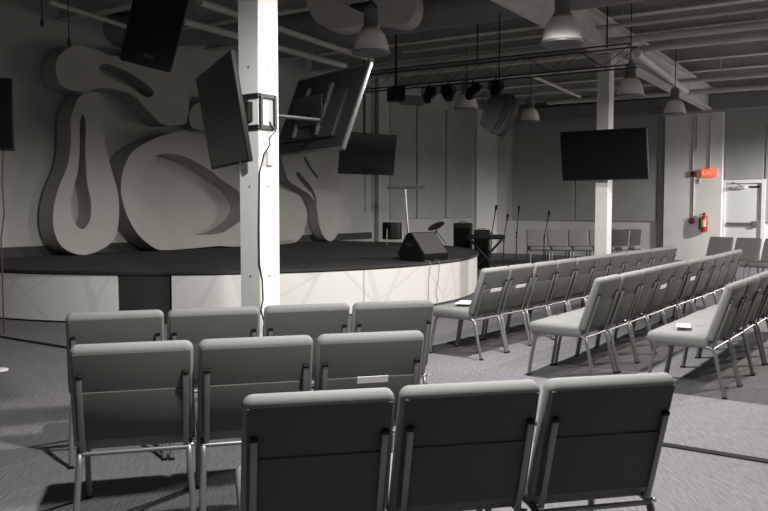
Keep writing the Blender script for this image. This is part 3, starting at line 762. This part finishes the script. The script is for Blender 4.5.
def amp(px, py, Y, w, h, label, z0=0):
    c = at(px, py, Y=Y); t = thing('amplifier', label, 'amplifier', (c.x, c.y, z0), rz=math.radians(-12))
    bm = nb(); box(bm, (w,.30,h-.02), None, (0,0,h/2+.01), .015, 2); finish(bm, 'cabinet', 'black_plastic', t, 40)
    bm = nb(); box(bm, (w-.06,.012,h-.16), None, (0,-.153,h/2-.03)); finish(bm, 'grille', 'grille', t)
    bm = nb(); box(bm, (w-.06,.012,.07), None, (0,-.153,h-.05)); finish(bm, 'control_panel', 'black_metal', t)
    bm = nb(); tube(bm, [(-.1,0,h-.005),(-.08,0,h+.025),(.08,0,h+.025),(.1,0,h-.005)], .01, 6); finish(bm, 'carry_handle', 'black_metal', t)
    for sx in (-1,1):
        for sy in (-1,1):
            bm = nb(); box(bm, (.03,.03,.02), None, (sx*(w/2-.04), sy*.1, .01)); finish(bm, 'rubber_foot', 'black_metal', t)
amp(463, 235, 18.0, .40, 1.10, 'tall black amplifier behind the stage rim')
amp(482, 240, 18.9, .36, .92, 'lower black amplifier behind the keyboard')
# drum kit corner: floor drum and cymbal on the stage
p = at(455, 250, z=STZ); p.y += .4
d0 = R(13.55, -10.0, STZ+.004)
t = thing('drum', 'black floor drum on the back right of the stage', 'drum', d0)
bm = nb(); lathe(bm, [(0,.12),(.20,.12),(.205,.16),(.205,.44),(.20,.47),(0,.47)], None, 24); finish(bm, 'shell', 'black_plastic', t, 45)
bm = nb(); lathe(bm, [(0,.472),(.195,.472),(.195,.476),(0,.478)], None, 24); finish(bm, 'drum_head', 'cable_grey', t)
for k in range(3):
    bm = nb(); an = k*2*PI/3; tube(bm, [(.21*math.cos(an),.21*math.sin(an),.35),(.215*math.cos(an),.215*math.sin(an),.01)], .01, 6); finish(bm, 'leg', 'shiny_metal', t)
c0 = at(436, 226, Y=d0.y+.2)
t = thing('cymbal_stand', 'small tilted cymbal on a thin stand at the back of the stage', 'cymbal', (c0.x, c0.y, STZ+.004))
hc = c0.z - STZ
bm = nb(); tube(bm, [(0,0,.1),(0,0,hc)], .012, 8); finish(bm, 'post', 'black_metal', t)
for k in range(3):
    an = k*2*PI/3; bm = nb(); tube(bm, [(0,0,.3),(.22*math.cos(an),.22*math.sin(an),.006)], .009, 6); finish(bm, 'leg', 'black_metal', t)
bm = nb(); lathe(bm, [(0,.03),(.03,.025),(.05,.012),(.19,-.004),(.19,-.008),(.05,.004),(0,.006)], Matrix.Translation((0,0,hc)) @ Matrix.Rotation(math.radians(-24),4,'Y') @ Matrix.Rotation(math.radians(18),4,'X'), 28); finish(bm, 'cymbal', 'cymbal', t, 60)
# microphone stands
def mic(base_px, top_px, Y, label, boom=True):
    a = at(*top_px, Y=Y); b = at(base_px, 250, Y=Y)
    t = thing('microphone_stand', label, 'microphone stand', (b.x, Y, 0))
    dx = a.x-b.x; zt = a.z; zm = zt*.62
    bm = nb(); lathe(bm, [(0,0),(.13,0),(.135,.012),(.10,.025),(.02,.03),(0,.03)], None, 20); finish(bm, 'base', 'black_metal', t, 45)
    bm = nb(); tube(bm, [(0,0,.02),(dx*.25,0,zm)], .013, 8); finish(bm, 'pole', 'black_metal', t, 60)
    bm = nb(); tube(bm, [(dx*.25-.02,0,zm-.12),(dx*.25,0,zm),(dx,0,zt-.09)], .010, 8); finish(bm, 'boom_arm', 'black_metal', t, 60)
    bm = nb(); d = Vector((dx*.75,0,zt-.09-zm)).normalized(); q = Vector((dx,0,zt-.09))
    tube(bm, [q-d*.10, q-d*.02, q, q+d*.05, q+d*.075], [.012,.016,.028,.028,.012], 10); finish(bm, 'microphone', 'black_plastic', t, 60)
    bm = nb(); lathe(bm, [(0,-.03),(.022,-.03),(.022,.03),(0,.03)], Matrix.Translation((dx*.25,0,zm)), 10); finish(bm, 'clutch', 'black_metal', t, 45)
mic(490, (496,204), 15.6, 'microphone stand behind the keyboard with a leaning boom')
mic(503, (507.5,213), 17.3, 'thin microphone stand in front of the room corner pilaster')
mic(516, (519,205), 16.6, 'tall straight microphone stand left of the back wall chairs')
mic(543, (549,210), 16.6, 'microphone stand in front of the back wall chairs')
# ------------------------------------------------------------------ safety things on the far wall
def wall_thing(name, label, cat, px, py, off=.14):
    p = at(px, py, U_=UW-off-.002)
    t = bpy.data.objects.new(name, None); COL.objects.link(t); t.location = p
    t.rotation_euler = (0,0,math.atan2(V.y, V.x)); tag(t, label, cat)     # local x = V (right), local -y... toward camera is +U negative
    return t     # local x along V, local y along U (into wall)
t = wall_thing('exit_sign', 'glowing red exit sign on the back wall left of the door', 'exit sign', 709.5, 173)
bm = nb(); box(bm, (.40,.05,.22), None, (0,-.03,0), .008, 2); finish(bm, 'sign_box', 'sign_red', t, 40)
bm = nb(); box(bm, (.06,.03,.06), None, (0,-.02,.135)); finish(bm, 'sign_bracket', 'steel_paint', t)
fc = bpy.data.curves.new('lettering', 'FONT'); fc.body = 'EXIT'; fc.size = .17; fc.align_x = 'CENTER'; fc.align_y = 'CENTER'; fc.extrude = .003
tmp = bpy.data.objects.new('tmp_text', fc); COL.objects.link(tmp); bpy.context.view_layer.update()
me = bpy.data.meshes.new_from_object(tmp.evaluated_get(bpy.context.evaluated_depsgraph_get())); bpy.data.objects.remove(tmp)
me.materials.clear(); me.materials.append(MATS['sign_letter'])
o = bpy.data.objects.new('lettering', me); COL.objects.link(o); o.parent = t; o.location = (0,-.058,0); o.rotation_euler = (PI/2,0,0)
t = wall_thing('fire_alarm', 'small dark red fire alarm box left of the exit sign', 'fire alarm', 694, 174)
bm = nb(); box(bm, (.15,.06,.17), None, (0,-.03,0), .01, 2); finish(bm, 'box', 'red_dark', t, 40)
bm = nb(); box(bm, (.07,.02,.07), None, (0,-.065,0), .01, 2); finish(bm, 'strobe', 'black_plastic', t, 40)
t = wall_thing('alarm_pull', 'small round red alarm pull at lower end of the conduit', 'alarm pull', 692, 221)
bm = nb(); lathe(bm, [(0,0),(.08,0),(.08,.03),(.05,.05),(0,.05)], Matrix.Rotation(PI/2,4,'X'), 20); finish(bm, 'body', 'red_dark', t, 45)
bm = nb(); box(bm, (.06,.02,.03), None, (0,-.055,0), .004, 1); finish(bm, 'handle', 'lamp_house', t)
t = wall_thing('wall_hook', 'small grey bracket on the wall below the exit sign', 'bracket', 699.5, 181)
bm = nb(); box(bm, (.05,.03,.12), None, (0,-.015,0), .005, 1); tube(bm, [(0,-.03,.04),(.03,-.08,.03),(.04,-.08,.08)], .01, 6); finish(bm, 'plate', 'steel_paint', t)
t = wall_thing('fire_extinguisher', 'red fire extinguisher hanging on the white wall beside the door', 'fire extinguisher', 705.5, 222)
bm = nb(); lathe(bm, [(0,-.26),(.07,-.26),(.085,-.24),(.088,.10),(.075,.15),(.035,.18),(.03,.20),(0,.20)], Matrix.Translation((0,-.11,0)), 24); finish(bm, 'cylinder', 'red', t, 45)
bm = nb(); box(bm, (.035,.05,.04), None, (0,-.11,.215)); box(bm, (.025,.13,.015), None, (0,-.15,.245), .004, 1); box(bm, (.025,.11,.012), None, (0,-.15,.21), .004, 1); finish(bm, 'valve_handle', 'black_metal', t)
bm = nb(); tube(bm, [(-.02,-.11,.21),(-.10,-.12,.20),(-.125,-.13,.10),(-.115,-.13,-.12),(-.11,-.13,-.2)], [.012,.012,.012,.014,.02], 8); finish(bm, 'hose', 'black_plastic', t, 60)
bm = nb()
n = 8
for k in range(n):
    a0 = -PI/2-.75+1.5*k/n; a1 = -PI/2-.75+1.5*(k+1)/n
    q = [Vector((.0895*math.cos(a), -.11+.0895*math.sin(a), z)) for a, z in ((a0,-.12),(a1,-.12),(a1,.06),(a0,.06))]
    bm.faces.new([bm.verts.new(x) for x in q])
finish(bm, 'instruction_label', 'label_cream', t)
bm = nb(); box(bm, (.05,.03,.34), None, (0,-.01,-.03)); box(bm, (.19,.10,.02), None, (0,-.055,-.02), .005, 1); finish(bm, 'wall_bracket', 'lamp_house', t)
# ------------------------------------------------------------------ lights
def spot(loc, target, e, size=130, blend=.6, rad=.15, col=(1,.98,.95)):
    l = bpy.data.lights.new('ceiling_lamp_light', 'SPOT'); l.energy = e; l.spot_size = math.radians(size); l.spot_blend = blend; l.shadow_soft_size = rad; l.color = col
    o = bpy.data.objects.new('ceiling_lamp_light', l); COL.objects.link(o); o.location = loc
    o.rotation_euler = (Vector(target)-Vector(loc)).to_track_quat('-Z','Y').to_euler()
spot((1.5, 6.9, 3.35), (1.5,6.95,0), 820, 176, .25, .10)
spot((5.9, 8.6, 3.4), (5.9,8.7,0), 750, 176, .25, .10, col=(1,.86,.78))
spot((12.2, 15.6, 3.4), (12.2,15.7,0), 2500, 176, .25)
spot((.25, 2.75, 3.3), (.25,2.8,0), 700, 174, .3, .10)
spot((5.2, 2.4, 3.6), (5.2,2.5,0), 100, 176, .3)
w = bpy.data.worlds.new('world'); sc.world = w; w.use_nodes = True
w.node_tree.nodes['Background'].inputs[0].default_value = (.05,.05,.05,1); w.node_tree.nodes['Background'].inputs[1].default_value = .3
sc.view_settings.view_transform = 'Standard'; sc.view_settings.look = 'None'; sc.view_settings.gamma = 1; sc.view_settings.use_curve_mapping = False
sc.view_settings.exposure = 0
